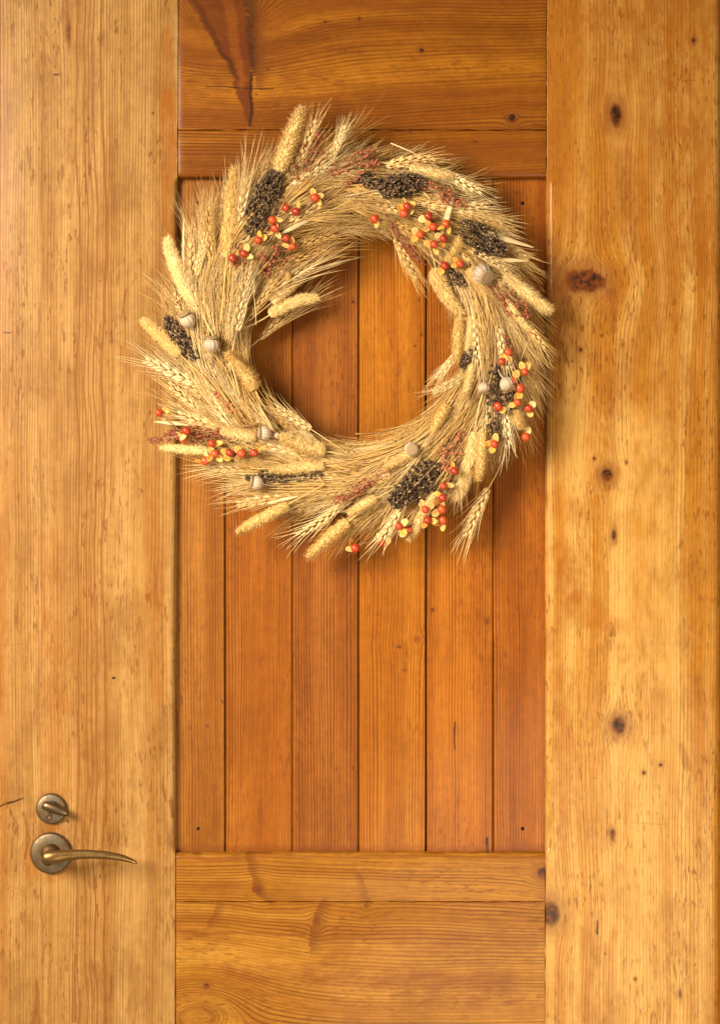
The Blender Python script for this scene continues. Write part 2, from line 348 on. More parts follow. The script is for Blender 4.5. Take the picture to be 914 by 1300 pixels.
# ------------------------------------------------------------------ setting: the frame the door closes into
def box(mb, x0, x1, y0, y1, z0, z1, b=.0):
    """box whose front (low y) edges are eased by b"""
    vs_ = [Vector(p) for p in ((x0, y1, z0), (x1, y1, z0), (x1, y1, z1), (x0, y1, z1), (x0, y0+b, z0), (x1, y0+b, z0), (x1, y0+b, z1), (x0, y0+b, z1),
                               (x0+b, y0, z0+b), (x1-b, y0, z0+b), (x1-b, y0, z1-b), (x0+b, y0, z1-b))]
    fs = [(0, 1, 2, 3), (8, 11, 10, 9)]
    for k in range(4):
        k2 = (k+1) % 4
        fs += [(k, 4+k, 4+k2, k2), (4+k, 8+k, 8+k2, 4+k2)]
    mb.add(vs_, fs)

ZB = -0.30
fr = bpy.data.objects.new('door_frame', None); COL.objects.link(fr); fr['kind'] = 'structure'
mb = MB(); box(mb, -.080, -.0040, .012, .06, ZB, 1.372, .002); obj('jamb', mb.mesh('jamb', LEFT, False), fr)
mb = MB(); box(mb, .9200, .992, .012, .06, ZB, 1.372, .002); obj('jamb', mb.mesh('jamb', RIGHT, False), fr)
mb = MB(); box(mb, -.0035, .9195, .0125, .06, 1.303, 1.3715, .002); obj('head', mb.mesh('head', TOP, False), fr)

# ------------------------------------------------------------------ the door
door = bpy.data.objects.new('door', None); COL.objects.link(door); door.location = (0, 0, 0)
door['label'] = 'varnished knotty pine door with recessed plank panel and bronze lever handle'; door['category'] = 'door'; door['kind'] = 'thing'

PZT, PZB = (1300-225.5)/1000, (1300-1083.5)/1000        # top and bottom of the sunk panel
def xl(z): return .2225+.0040*max(0, min(1, z/1.3))       # inner edge of the left stile
def xr(z): return .6918+.0022*max(0, min(1, z/1.3))       # inner edge of the right stile
REC = .0135                                                # depth of the sunk panel

def stile(side):
    mb = MB(); zs = [ZB]; z = ZB
    key = [PZB-.004, PZB-.001, PZB+.003, PZB+.008, PZT-.008, PZT-.003, PZT+.001, PZT+.004]
    zs = sorted([ZB+i*(1.301-ZB)/180 for i in range(181)]+key)
    rows = []
    NA = 6
    for z in zs:
        t = min(max((z-(PZB-.001))/.008, 0), max((PZT+.001-z)/.008, 0), 1); t = t*t*(3-2*t)
        rr = .0009+t*.0082
        jit = .0008*(mnoise.noise(Vector((z*70, side*7.7, 1.1))))*(1-t)
        prof = []
        if side < 0: e = xl(z)+jit; o_ = -.0008; sg = 1
        else: e = xr(z)+jit; o_ = .9165; sg = -1
        ro = .0040 if side < 0 else .0120
        prof.append((o_, .04))
        for i in range(NA+1):
            a = math.pi/2*i/NA; prof.append((o_+sg*ro*(1-math.cos(a)), ro*(1-math.sin(a))))
        for i in range(NA+1):
            a = math.pi/2*i/NA; prof.append((e-sg*rr*(1-math.sin(a)), rr*(1-math.cos(a))))
        prof.append((e, .04))
        rows.append([Vector((p, q, z)) for p, q in prof])
    n = len(rows[0]); vs_ = [p for r in rows for p in r]; fs = []
    for i in range(len(rows)-1):
        for k in range(n-1):
            f = (i*n+k, i*n+k+1, (i+1)*n+k+1, (i+1)*n+k); fs.append(f if side < 0 else f[::-1])
        f = (i*n+n-1, i*n, (i+1)*n, (i+1)*n+n-1); fs.append(f if side < 0 else f[::-1])
    fs.append(tuple(range(n))); fs.append(tuple(reversed(range((len(rows)-1)*n, len(rows)*n))))
    mb.add(vs_, fs)
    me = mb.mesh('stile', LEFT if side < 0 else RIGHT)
    me.set_sharp_from_angle(angle=math.radians(50))
    o = obj('stile', me, door)
    o['label'] = 'pale straight grained upright board with the lock' if side < 0 else 'golden upright board with dark round knots'
stile(-1); stile(1)

def rail(z0, z1, mat, eased_bottom=False, eased_top=False, proud=0.0, seed=0):
    """a horizontal board between the stiles, its long edges slightly wavy; the edge next to the panel is rounded"""
    mb = MB(); n = 110; rows = []
    for i in range(n+1):
        q = i/n
        def X(z, q=q): return xl(z)+.0008+(xr(z)-xl(z)-.0016)*q
        rb = .0055 if eased_bottom else .0007
        rt = .0055 if eased_top else .0007
        j0 = .0007*mnoise.noise(Vector((q*26, seed, 2.2))); j1 = .0007*mnoise.noise(Vector((q*26, seed, 7.2)))
        end = .0008 if i in (0, n) else 0
        prof = [(z0+j0, .04)]
        for k in range(6):
            a = math.pi/2*k/5; prof.append((z0+j0+rb*(1-math.cos(a)), rb*(1-math.sin(a))))
        for k in range(6):
            a = math.pi/2*k/5; prof.append((z1+j1-rt*(1-math.sin(a)), rt*(1-math.cos(a))))
        prof.append((z1+j1, .04))
        rows.append([Vector((X(z), y-proud+end, z)) for z, y in prof])
    m_ = len(rows[0]); vs_ = [p for r in rows for p in r]; fs = []
    for i in range(n):
        for k in range(m_):
            k2 = (k+1) % m_; fs.append((i*m_+k, (i+1)*m_+k, (i+1)*m_+k2, i*m_+k2))
    fs.append(tuple(range(m_))); fs.append(tuple(reversed(range(n*m_, (n+1)*m_))))
    mb.add(vs_, fs); me = mb.mesh('rail_board', mat); me.set_sharp_from_angle(angle=math.radians(50))
    return obj('rail_board', me, door)
r1 = rail((1300-164.6)/1000, 1.301, TOP, proud=.0002, seed=1); r1['label'] = 'upper cross board with a dark spike knot at its left'
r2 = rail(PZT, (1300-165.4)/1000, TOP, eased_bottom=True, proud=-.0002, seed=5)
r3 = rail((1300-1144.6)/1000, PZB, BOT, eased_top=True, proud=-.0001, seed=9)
r4 = rail(ZB, (1300-1145.3)/1000, BOT, proud=.0003, seed=13)

edges = [.2150, .2853, .3708, .4553, .5413, .6265, .7000]
tints = [(.96, 1.12, 1.9), (1.02, 1.04, 1.2), (.89, .88, 1.35), (1.22, 1.30, 1.05), (1.14, 1.10, .95), (1.00, .92, .86)]
gapw = [.0005, .0008, .0004, .0007, .0010, .0005, .0006]; setb = [0, .0005, -.0003, .0004, -.0002, .0003]
for i in range(6):
    mb = MB(); box(mb, edges[i]+gapw[i], edges[i+1]-gapw[i+1], REC+setb[i], REC+.012, PZB-.012, PZT+.012, .0013)
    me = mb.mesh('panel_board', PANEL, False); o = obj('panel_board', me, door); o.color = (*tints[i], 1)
mb = MB(); box(mb, .03, .88, .0405, .046, ZB+.01, 1.28); obj('core_sheet', mb.mesh('core_sheet', CORE, False), door)
mb = MB(); box(mb, .212, .703, REC+.0123, REC+.016, PZB-.013, PZT+.013); obj('backing_sheet', mb.mesh('backing_sheet', CORE, False), door)

mb = MB(); lathe(mb, [(.0024, -.004), (.0024, -.0001), (.0019, .0002), (.0002, .0003)], 12); nm = mb.mesh('nail', NAIL)
for (px, py) in ((252, 257), (663, 258), (252, 1052), (663, 1052)):
    p = W(px, py, -REC); obj('nail', nm, door, Matrix.Translation((p.x, REC, p.z)) @ Matrix.Rotation(math.pi/2, 4, 'X'))

# lock furniture, aged bronze
def bronze(name, a, b, rough):
    g = NT(name); P = g.coord()
    n = g.step(g.noise(P, 5, .65, 70), .38, .64); n2 = g.noise(P, 4, .6, 700)
    c = g.mix(n, a, b); c = g.mix(1.0, c, g.mix(n2, (.7, .7, .7), (1.25, 1.25, 1.25)), 'MULTIPLY')
    g.put(g.bsdf.inputs['Base Color'], c); g.bsdf.inputs['Metallic'].default_value = .85
    g.put(g.bsdf.inputs['Roughness'], g.add(rough, g.mul(n, .18)))
    b_ = g.N.new('ShaderNodeBump'); b_.inputs['Strength'].default_value = .16; b_.inputs['Distance'].default_value = .0005
    g.put(b_.inputs['Height'], g.noise(P, 3, .6, 260)); g.put(g.bsdf.inputs['Normal'], b_.outputs[0])
    return g.mat
ROS = bronze('bronze_rosette', (.21, .130, .062), (.135, .108, .072), .36)
LEV = bronze('bronze_lever', (.30, .170, .052), (.20, .118, .045), .24)
DARK = bronze('bronze_dark', (.16, .105, .052), (.095, .075, .05), .34)
SCREW = bronze('screw_bronze', (.20, .10, .05), (.10, .06, .035), .45)

ROTF = Matrix.Rotation(math.pi/2, 4, 'X')     # local z -> towards the viewer (-y)
def rosette(r, h, mat):
    mb = MB(); lathe(mb, [(r, -.002), (r, h*.45), (r*.985, h*.70), (r*.95, h*.86), (r*.88, h*.95), (r*.5, h*1.0), (r*.05, h*1.0)], 56)
    return mb.mesh('rosette', mat)
p = W(65.2, 1027, .006)
db = obj('deadbolt', rosette(.0193, .0065, ROS), door, Matrix.Translation((p.x, -.0006, p.z)) @ ROTF)
# thumb turn: a rounded bar across the disc on a short round boss
mb = MB()
d = Vector((28, -10, 0)).normalized(); s = Vector((-d.y, d.x, 0))
secs = [(-.0165, .0030, .0085, .018), (-.0150, .0052, .0080, .0195), (-.010, .0060, .0075, .0205), (.000, .0058, .0075, .021), (.008, .0052, .0080, .0205), (.0145, .0044, .0090, .0190), (.0165, .0026, .0105, .0170)]
vs_ = []; fs = []; nn = 12
for (t, hw, zb, zt) in secs:
    for k in range(nn):
        a = 2*math.pi*k/nn; ca, sa = math.cos(a), math.sin(a)
        ca = math.copysign(abs(ca)**.6, ca); sa = math.copysign(abs(sa)**.6, sa)
        vs_.append(d*(t*1.06+.0065)+s*(hw*ca+.0034)+Vector((0, 0, (zb+zt)/2+(zt-zb)/2*sa)))
for i in range(len(secs)-1):
    for k in range(nn):
        k2 = (k+1) % nn; fs.append((i*nn+k, i*nn+k2, (i+1)*nn+k2, (i+1)*nn+k))
fs.append(tuple(reversed(range(nn)))); fs.append(tuple((len(secs)-1)*nn+k for k in range(nn)))
mb.add(vs_, fs)
mb2 = MB(); lathe(mb2, [(.0075, .005), (.0075, .0105), (.006, .012)], 24)
mb.add([v+d*.001+s*.0034 for v in mb2.v], mb2.f)
me = mb.mesh('thumb_turn', DARK); me.set_sharp_from_angle(angle=math.radians(55)); obj('thumb_turn', me, db)
mb = MB(); lathe(mb, [(.0045, .0055), (.0045, .0072), (.0034, .0079), (.0022, .0078), (.0018, .0066), (.0003, .0064)], 20)
obj('screw', mb.mesh('screw', SCREW), db, Matrix.Translation((-.0028, -.0092, 0)))

p0 = W(64.8, 1083.5, .006)
lh = obj('lever_handle', rosette(.0262, .0072, ROS), door, Matrix.Translation((p0.x, -.0006, p0.z)) @ ROTF)
mb = MB()
secs = [(53.5, 1089.5, 2.5, .046), (55, 1089.5, 5.5, .046), (58.5, 1089.3, 7.9, .046), (64, 1088.7, 8.7, .046), (72, 1087.6, 8.3, .0455), (80, 1086.5, 7.5, .045), (90, 1085.4, 6.7, .0445), (102, 1084.7, 6.1, .044), (118, 1084.6, 5.6, .043), (134, 1085.6, 5.3, .042),
        (148, 1087.4, 4.9, .041), (159, 1089.9, 4.2, .040), (167, 1092.5, 3.4, .0395), (172, 1094.3, 2.5, .039), (174.3, 1095.2, 1.2, .039)]
vs_ = []; fs = []; nn = 18; off = Vector((p0.x, -.0006, p0.z))
for (px, py, hw, h) in secs:
    c = W(px, py, h)-off; c = Vector((c.x, c.z, -c.y))
    for k in range(nn):
        a = 2*math.pi*k/nn
        vs_.append(c+Vector((-.12*hw/1000*math.cos(a), hw/1000*math.cos(a), max(.0022, hw*.72/1000)*math.sin(a)*(1 if hw > 2 else .5))))
for i in range(len(secs)-1):
    for k in range(nn):
        k2 = (k+1) % nn; fs.append((i*nn+k, (i+1)*nn+k, (i+1)*nn+k2, i*nn+k2))
fs.append(tuple(range(nn))); fs.append(tuple(reversed([(len(secs)-1)*nn+k for k in range(nn)])))
mb.add(vs_, fs); obj('lever', mb.mesh('lever', LEV), lh)
mb = MB(); c = W(64, 1088, .03)-off
lathe(mb, [(.0135, .0065), (.0118, .0085), (.0098, .013), (.0092, .024), (.0090, .044)], 28)
for v in mb.v: v.x += c.x*min(1, v.z/.03); v.y += c.z*min(1, v.z/.03)
obj('neck', mb.mesh('neck', LEV), lh)

# ------------------------------------------------------------------ the wreath
wreath = bpy.data.objects.new('wreath', None); COL.objects.link(wreath)
wreath['label'] = 'round harvest wreath of dried wheat, seed heads and red berries on the door'; wreath['category'] = 'wreath'
WX, WY = 446.0, 426.0                       # centre, in mm on the door
wc = W(WX, WY, 0); wreath.location = wc
INV = Matrix.Translation(-wc)
def wobj(name, me, mat): return obj(name, me, wreath, INV @ mat)

STRAW = simple('straw', (.6, .4, .15), .62, .14, 130, trans=.22, rnd=[(0.826, 0.528, 0.178), (0.927, 0.668, 0.290), (0.950, 0.758, 0.402), (0.706, 0.419, 0.122), (0.950, 0.798, 0.467), (0.766, 0.479, 0.149), (0.938, 0.698, 0.327)])
BARLEY = simple('barley', (.6, .4, .15), .6, .12, 130, trans=.22, rnd=[(0.726, 0.439, 0.122), (0.867, 0.579, 0.205), (0.585, 0.330, 0.080), (0.927, 0.698, 0.336), (0.666, 0.389, 0.103), (0.806, 0.519, 0.169), (0.947, 0.738, 0.383)])
STALK = simple('stalk', (.34, .17, .042), .65, .35, 90, trans=.1)  # kept dark so the colour itself shades the gaps behind the ears
FOX = simple('foxtail_bristle', (.74, .52, .21), .75, .2, 200, trans=.25, rnd=[(0.867, 0.618, 0.243), (0.927, 0.708, 0.336), (0.786, 0.528, 0.178), (0.907, 0.658, 0.280)])
def seedmat():
    g = NT('dark_seed'); n = g.step(g.noise(g.coord(), 2, .5, 330), .42, .66)
    g.put(g.bsdf.inputs['Base Color'], g.mix(n, (.022, .012, .007), (.17, .095, .048))); g.bsdf.inputs['Roughness'].default_value = .55
    g.bsdf.inputs['Specular IOR Level'].default_value = .3; return g.mat
BLACK = seedmat()
CHAFF = simple('dark_seed_chaff', (.50, .32, .17), .7, .4, 400)
RED = simple('red_seed', (.30, .070, .032), .6, .45, 350, rnd=[(.22, .042, .016), (.34, .090, .034), (.44, .16, .065)])
REDST = simple('red_seed_stem', (.33, .16, .06), .7, .3, 200)
BERRY = simple('berry_skin', (.50, .036, .008), .36, .35, 160, coat=.12, bump=.25, rnd=[(.44, .040, .009), (.50, .075, .014), (.30, .020, .006), (.48, .055, .011)])
HUSK = simple('berry_husk', (.86, .52, .09), .5, .18, 180, trans=.25, rnd=[(.90, .54, .12), (.84, .42, .06), (.92, .68, .26), (.78, .32, .045)])
TWIG = simple('twig', (.22, .12, .045), .8, .4, 200)
PODM = simple('poppy_pod', (.66, .55, .43), .6, .22, 120, bump=.3, rnd=[(.50, .37, .25), (.43, .32, .23), (.54, .41, .27)])
def ribbed(mat):
    t = mat.node_tree; b = t.nodes['Principled BSDF']; l = b.inputs['Base Color'].links[0]; src = l.from_socket
    g = NT.__new__(NT); g.mat = mat; g.t = t; g.N = t.nodes; g.L = t.links
    x, y, z = g.sep(g.coord()); a = g.m('ARCTAN2', y, x); k = g.m('POWER', g.m('ABSOLUTE', g.m('COSINE', g.mul(a, 5.0))), .6)
    blem = g.step(g.noise(g.coord(), 3, .6, 260), .55, .75)
    c = g.mix(g.step(k, .0, .6, .75, 0.0), src, (.20, .135, .085)); c = g.mix(g.mul(blem, .5), c, (.24, .15, .085)); t.links.new(c, b.inputs['Base Color'])
CROWN = simple('poppy_crown', (.34, .22, .11), .7, .4, 300)
ribbed(PODM); ribbed(CROWN)
LEAF = simple('dry_leaf', (.78, .60, .32), .6, .2, 110, trans=.25)

def hump(px, py):
    r = math.hypot(px-WX, py-WY); q = (r-187)/88
    return .012+.046*math.sqrt(max(0, 1-q*q))

# --- straw bundle that everything is bound on
mb = MB()
def ringpt(a, r, h): return W(WX+r*math.sin(a), WY-r*math.cos(a), h)-wc
for i in range(420):
    a0 = U(0, 6.283); ln = U(.5, 1.1); r0 = random.gauss(184, 25); r0 = min(226, max(143, r0)); dr = U(-22, 30); q = (r0-184)/48
    h0 = .008+.036*math.sqrt(max(0, 1-q*q))*U(.1, 1.0); dh = U(-.006, .008)
    pts = [ringpt(a0+ln*k/9, r0+dr*(k/9)**1.6-4*math.sin(3.14*k/9), max(.004, h0+dh*k/9)) for k in range(10)]
    tube(mb, pts, U(.0005, .0012), 4)
o = obj('straw_bundle', mb.mesh('straw_bundle', STALK), wreath); o['kind'] = 'stuff'
mb = MB(); pts = [ringpt(2*math.pi*k/48, 184, .020) for k in range(49)]; tube(mb, pts, .0155, 10, cap=False)
obj('wreath_ring', mb.mesh('wreath_ring', STALK), wreath)

# --- ears: local x along the ear, z towards the viewer
def bendpt(p, b, t): return Vector((p.x, p.y+b*p.x*abs(p.x)*1.0, p.z+t*p.x*abs(p.x)))
def ear(kind, seed):
    random.seed(seed); mb = MB()
    b = U(-1.6, 1.6); tz = U(-.6, .4)
    if kind == 'wheat':
        n = 11; L = .064; w = .0036; fl = .0105; fr_ = .0024; na = 3; al = (.032, .060); ar = .00050; spread = .16
    else:
        n = 13; L = .066; w = .0024; fl = .0095; fr_ = .0017; na = 4; al = (.050, .088); ar = .00043; spread = .11
    tube(mb, [bendpt(Vector((-.085+.03*k, 0, 0)), b, tz) for k in range(5)], [.0010, .0010, .0010, .0009, .0005], 4)
    for i in range(n):
        q = i/(n-1); x = L*q; env = (.62+.38*math.sin(min(1, q*1.9+.12)*1.57))*(1-.45*max(0, q-.6)/.4)
        sd = 1 if i % 2 else -1
        spots = [(sd*w*env, .0008, sd*.42, .10), (sd*w*.35*env, .0030*env, sd*.20, .26), (-sd*w*.8*env, -.0006, -sd*.34, -.1), (sd*w*.3, -.0026, sd*.2, -.3)]
        for j, (yy, zz, dy, dz) in enumerate(spots):
            p = bendpt(Vector((x, yy, zz)), b, tz)
            dd = Vector((1, dy*U(.8, 1.15)+2*b*x, dz+2*tz*x)).normalized()
            drop(mb, p, dd, fl*U(.9, 1.1)*(.75+.25*env), fr_*env, 5)
            if j < na-1 or (j == na-1 and i % 2):
                for rep in range(1):
                    sp = dd.lerp(Vector((1, U(-spread, spread)+2*b*x+dy*.35, U(-spread, spread*1.1)*.7+dz*.3)), .75).normalized()
                    awn(mb, p+dd*fl*.8, sp, U(*al)*(1-.25*q), ar, Vector((0, U(-.16, .16), U(-.10, .10))))
    return mb.mesh(kind+'_ear', STRAW if kind == 'wheat' else BARLEY)
WHEAT = [ear('wheat', 100+i) for i in range(10)]
BARL = [ear('barley', 200+i) for i in range(10)]
def tuft(seed):
    random.seed(seed); mb = MB(); b = Vector((0, U(-.2, .2), 0))
    for i in range(24):
        p = Vector((U(-.05, .01), U(-.006, .006), U(-.005, .005)))
        d_ = Vector((1, U(-.11, .11), U(-.07, .07))).normalized()
        awn(mb, p, d_, U(.07, .14), U(.0004, .0006), b+Vector((0, U(-.15, .15), U(-.1, .1))))
    for i in range(7):
        p = Vector((U(-.05, .0), U(-.006, .006), U(-.004, .005))); d_ = Vector((1, U(-.12, .12), U(-.05, .08))).normalized()
        pts = [p+d_*.03*k+b*(.0009*k*k*12) for k in range(4)]; tube(mb, pts, [.0008, .0009, .0008, .0004], 4)
    return mb.mesh('straw_tuft', BARLEY)
TUFT = [tuft(300+i) for i in range(7)]

def put_ear(name, me, px, py, ang, h, pitch, scale, roll):
    """ear whose middle is at (px, py); ang is the direction of its tip in the picture plane (0 right, +90 down)"""
    dr = Vector((math.cos(ang), -pitch, -math.sin(ang)))
    o_ = W(px, py, h)-dr.normalized()*(.03*scale)
    return wobj(name, me, frame(o_, dr, roll=roll, scale=(scale, scale, scale)))

def put_line(name, me, bx, by, tx, ty, hb, ht, L0, W0, w=None, roll=0):
    b_, t_ = W(bx, by, hb), W(tx, ty, ht); ln = (t_-b_).length; ww = (w/1000/W0) if w else ln/L0
    return wobj(name, me, frame(b_, t_-b_, roll=roll, scale=(ln/L0, ww, ww)))

random.seed(5)
def ring_angle(phi, r, rnd=11):
    q = (r-190)/55
    out = 16+q*24; out = max(-9, min(42, out))
    out = math.radians(out+random.gauss(0, rnd))
    t = Vector((math.cos(phi), math.sin(phi))); n = Vector((math.sin(phi), -math.cos(phi)))
    d_ = t*math.cos(out)+n*math.sin(out); return math.atan2(d_.y, d_.x)

def scatter(name, meshes, n, rlo, rhi, hlo, hhi, slo, shi, rnd=11):
    for i in range(n):
        phi = 2*math.pi*(i+R())/n; r = U(rlo, rhi)
        px, py = WX+r*math.sin(phi), WY-r*math.cos(phi)*1.02
        h = hump(px, py); h = max(.007, .006+(h-.006)*U(hlo, hhi))
        q = (r-190)/55
        pitch = random.gauss(-.10*max(0, q)+.02, .07)
        if h < .02: pitch = max(pitch, -.02)
        put_ear(name, random.choice(meshes), px, py, ring_angle(phi, r, rnd), h, pitch, U(slo, shi), U(-.5, .5))
scatter('straw_tuft', TUFT, 120, 150, 214, .3, .85, .60, .95, 8)
scatter('straw_tuft', TUFT, 126, 146, 206, .85, 1.12, .55, .85, 8)
scatter('barley_ear', BARL, 70, 195, 224, .3, .8, .74, .98, 7)
scatter('barley_ear', BARL, 110, 150, 214, .5, 1.05, .72, .98, 8)
scatter('barley_ear', BARL, 46, 138, 158, .4, .9, .62, .80, 6)
scatter('wheat_ear', WHEAT, 60, 192, 228, .55, 1.0, .72, .95, 7)
scatter('wheat_ear', WHEAT, 64, 152, 205, .7, 1.1, .72, .98, 8)

# long coherent wisps sweeping clockwise and outwards
def wisp(i, n):
    mb = MB(); a0 = 2*math.pi*(i+R())/n; r0 = U(146, 196); swing = U(.45, .85); out = U(.10, .55)*(r0-128); lift = U(.55, 1.08); bend = U(1.3, 2.2)
    for k in range(random.randint(14, 22)):
        da = random.gauss(0, .05); dr = random.gauss(0, 4.5); ln = swing*U(.7, 1.1); dh = random.gauss(0, .0022); o2 = out*U(.8, 1.25); pts = []
        for j in range(9):
            q = j/8; a = a0+da+ln*q; r = r0+dr*(1+.8*q)+o2*q**bend
            x_, y_ = WX+r*math.sin(a), WY-r*math.cos(a)*1.02
            pts.append(W(x_, y_, max(.006, .004+(hump(x_, y_)-.004)*lift+dh+.004*q))-wc)
        w_ = U(.00042, .00068); tube(mb, pts, [w_*(1-.7*(j/8)**2) for j in range(9)], 3, cap=False)
    return obj('straw_wisp', mb.mesh('straw_wisp', BARLEY), wreath)
for i in range(96): wisp(i*37 % 96, 96)

# ears one can point at in the photograph: base, tip of the grain
for (bx, by, tx, ty, k) in ((490, 210, 553, 195, 0), (252, 489, 184, 454, 1), (270, 332, 259, 262, 2), (502, 303, 525, 357, 3), (604, 400, 601, 462, 4), (378, 212, 404, 152, 5), (420, 205, 440, 160, 6),
                            (300, 420, 312, 340, 7), (322, 372, 316, 338, 8), (640, 510, 647, 570, 9), (596, 474, 550, 502, 0), (582, 444, 556, 484, 2), (370, 632, 300, 634, 3), (620, 620, 585, 680, 4), (660, 400, 690, 445, 5),
                            (355, 290, 408, 262, 6), (430, 645, 380, 685, 8), (515, 635, 485, 690, 9), (395, 545, 350, 515, 1), (250, 350, 258, 300, 2), (560, 215, 610, 250, 3)):
    hh = hump((bx+tx)/2, (by+ty)/2)
    put_line('wheat_ear', WHEAT[k], bx, by, tx, ty, hh+.004, hh+.006, .072, .0115, None, U(-.4, .4))

for (bx, by, tx, ty, k) in ((325, 385, 392, 330, 0), (330, 430, 385, 378, 1), (318, 400, 360, 345, 2), (340, 345, 410, 308, 3), (360, 318, 425, 296, 5), (345, 365, 400, 322, 6), (300, 300, 316, 222, 7), (262, 330, 262, 270, 9), (310, 360, 335, 300, 6)):
    hh = hump((bx+tx)/2, (by+ty)/2)
    put_line('barley_ear', BARL[k], bx, by, tx, ty, hh+.001, hh+.004, .072, .0115, None, U(-.4, .4))

# --- foxtail heads
def foxtail(seed):
    random.seed(seed); mb = MB(); L = .070; b = U(-4.0, 4.0); tp = U(.15, .55); fat = U(-.06, .10)
    tube(mb, [bendpt(Vector((-.05+.02*k, 0, 0)), b, 0) for k in range(4)], .0009, 4)
    prof = lambda q: .0068*math.sqrt(max(0, 1-(2*q-.92)**4*.9))*(1-tp*max(0, q-.35)/.65)*(1+.10*mnoise.noise(Vector((q*5, seed*1.7, 0)))+fat) if q < .99 else .002
    pts = [bendpt(Vector((L*k/16, 0, 0)), b, 0) for k in range(17)]; tube(mb, pts, [max(.001, prof(k/16)*.82) for k in range(17)], 8)
    n = 420
    for i in range(n):
        q = (i+.5)/n; a = i*2.399963+U(-.25, .25); x = L*min(1, max(0, q+U(-.012, .012))); r = prof(q)*U(.72, .98)
        nrm = Vector((0, math.cos(a), math.sin(a))); p = bendpt(Vector((x, 0, 0))+nrm*r*.8, b, 0)
        dd = (nrm*.75+Vector((.75, 2*b*x*.75, 0))+Vector((U(-.2, .2), U(-.2, .2), U(-.2, .2)))).normalized()
        if mnoise.noise(Vector((x*130, math.cos(a)*1.5+seed, math.sin(a)*1.5))) > .42: continue
        drop(mb, p, dd, .0034*U(.6, 1.3), .00098*U(.8, 1.2), 4, ((.0, .4), (.4, 1), (1, 0)))
        for j in range(7):
            d2 = (dd+Vector((U(-.55, .55)+.35, U(-.5, .5), U(-.5, .5)))).normalized(); s_, t_ = perp(d2)
            bq = p+dd*.001; wv = s_*.00020
            mb.add([bq-wv, bq+wv, bq+d2*U(.0042, .0078)], [(0, 1, 2)])
    return mb.mesh('foxtail_head', FOX)
FT = [foxtail(400+i) for i in range(9)]
random.seed(6)
for i, (bx, by, tx, ty, w) in enumerate(((354, 219, 382, 138, 23), (288, 327, 298, 212, 20), (250, 388, 200, 312, 18), (345, 384, 387, 350, 16), (342, 400, 392, 363, 17), (324, 495, 301, 440, 21), (229, 450, 183, 404, 16),
        (270, 573, 200, 568, 15), (413, 573, 353, 566, 20), (412, 592, 342, 598, 17), (366, 640, 300, 676, 18), (442, 662, 384, 706, 20), (583, 405, 577, 464, 15), (596, 340, 610, 384, 18), (553, 340, 563, 402, 20),
        (520, 213, 574, 225, 16), (640, 348, 697, 398, 19), (602, 548, 591, 638, 19), (612, 545, 610, 610, 18), (553, 626, 518, 687, 18), (568, 513, 541, 555, 18), (532, 570, 485, 592, 14), (599, 462, 595, 510, 15),
        (590, 460, 606, 395, 12), (325, 555, 280, 548, 16), (640, 380, 676, 425, 14), (478, 632, 440, 650, 15), (655, 520, 655, 545, 17), (585, 300, 566, 340, 14), (360, 365, 372, 345, 12))):
    hb = hump(bx, by); ht = hump(tx, ty)
    put_line('foxtail_head', FT[i % 9], bx, by, tx, ty, hb+.005, max(ht, hb*.7)+.010, .072, .0170, w*1.08, U(0, 6.28))

# --- dark and red seed heads
def seedhead(seed, L, wd_, n, r, mats, chaff, branch, name, elong=1.25):
    random.seed(seed); mb = MB(); b = U(-1.0, 1.0)
    tube(mb, [bendpt(Vector((-.045+(L+.045)*k/6, 0, 0)), b, 0) for k in range(7)], [.0011]*6+[.0005], 4, 1)
    for i in range(n):
        q = R()**.9; env = math.sin(math.pi*min(.97, max(.06, q*.86+.1)))**.6
        a = U(0, 6.283); rr = wd_/2*env*math.sqrt(R())
        c = bendpt(Vector((L*q, rr*math.cos(a), rr*.7*math.sin(a))), b, 0)
        if branch and R() < .55:
            x0 = max(0, L*q-.014); tube(mb, [bendpt(Vector((x0, 0, 0)), b, 0), c], [.0005, .0003], 3, 1)
        k = r*U(.75, 1.2)
        drop(mb, c-Vector((k*elong, 0, 0)), Vector((1, U(-.6, .6)+rr*math.cos(a)*30, U(-.6, .6))).normalized(), k*2*elong, k, 6, ((0, .35), (.22, .85), (.55, 1), (.85, .6), (1, 0)))
        if R() < chaff:
            dd = Vector((1, U(-.8, .8), U(-.2, .9))).normalized(); drop(mb, c, dd, k*2.4, k*.45, 3, ((0, .6), (.4, 1), (1, 0)), 1)
    return mb.mesh(name, mats)
random.seed(7)
for i, (bx, by, tx, ty, w, n) in enumerate(((318, 300, 356, 220, 40, 360), (482, 241, 538, 231, 30, 230), (582, 288, 640, 322, 34, 240), (250, 456, 208, 404, 19, 150), (408, 600, 312, 607, 17, 190), (556, 588, 500, 644, 36, 300),
        (628, 462, 624, 560, 22, 110), (655, 470, 640, 505, 20, 70), (603, 440, 585, 466, 16, 60), (560, 336, 590, 362, 20, 50), (455, 225, 490, 236, 18, 60))):
    L = math.hypot(tx-bx, ty-by)/1000
    me = seedhead(500+i, L, w/1000, int(n*1.5), .0020, [BLACK, CHAFF], .35, False, 'dark_seed_head')
    hb = hump(bx, by); ht = hump(tx, ty)
    put_line('dark_seed_head', me, bx, by, tx, ty, hb+.005, max(ht, hb*.65)+.010, L, 1, 1000)
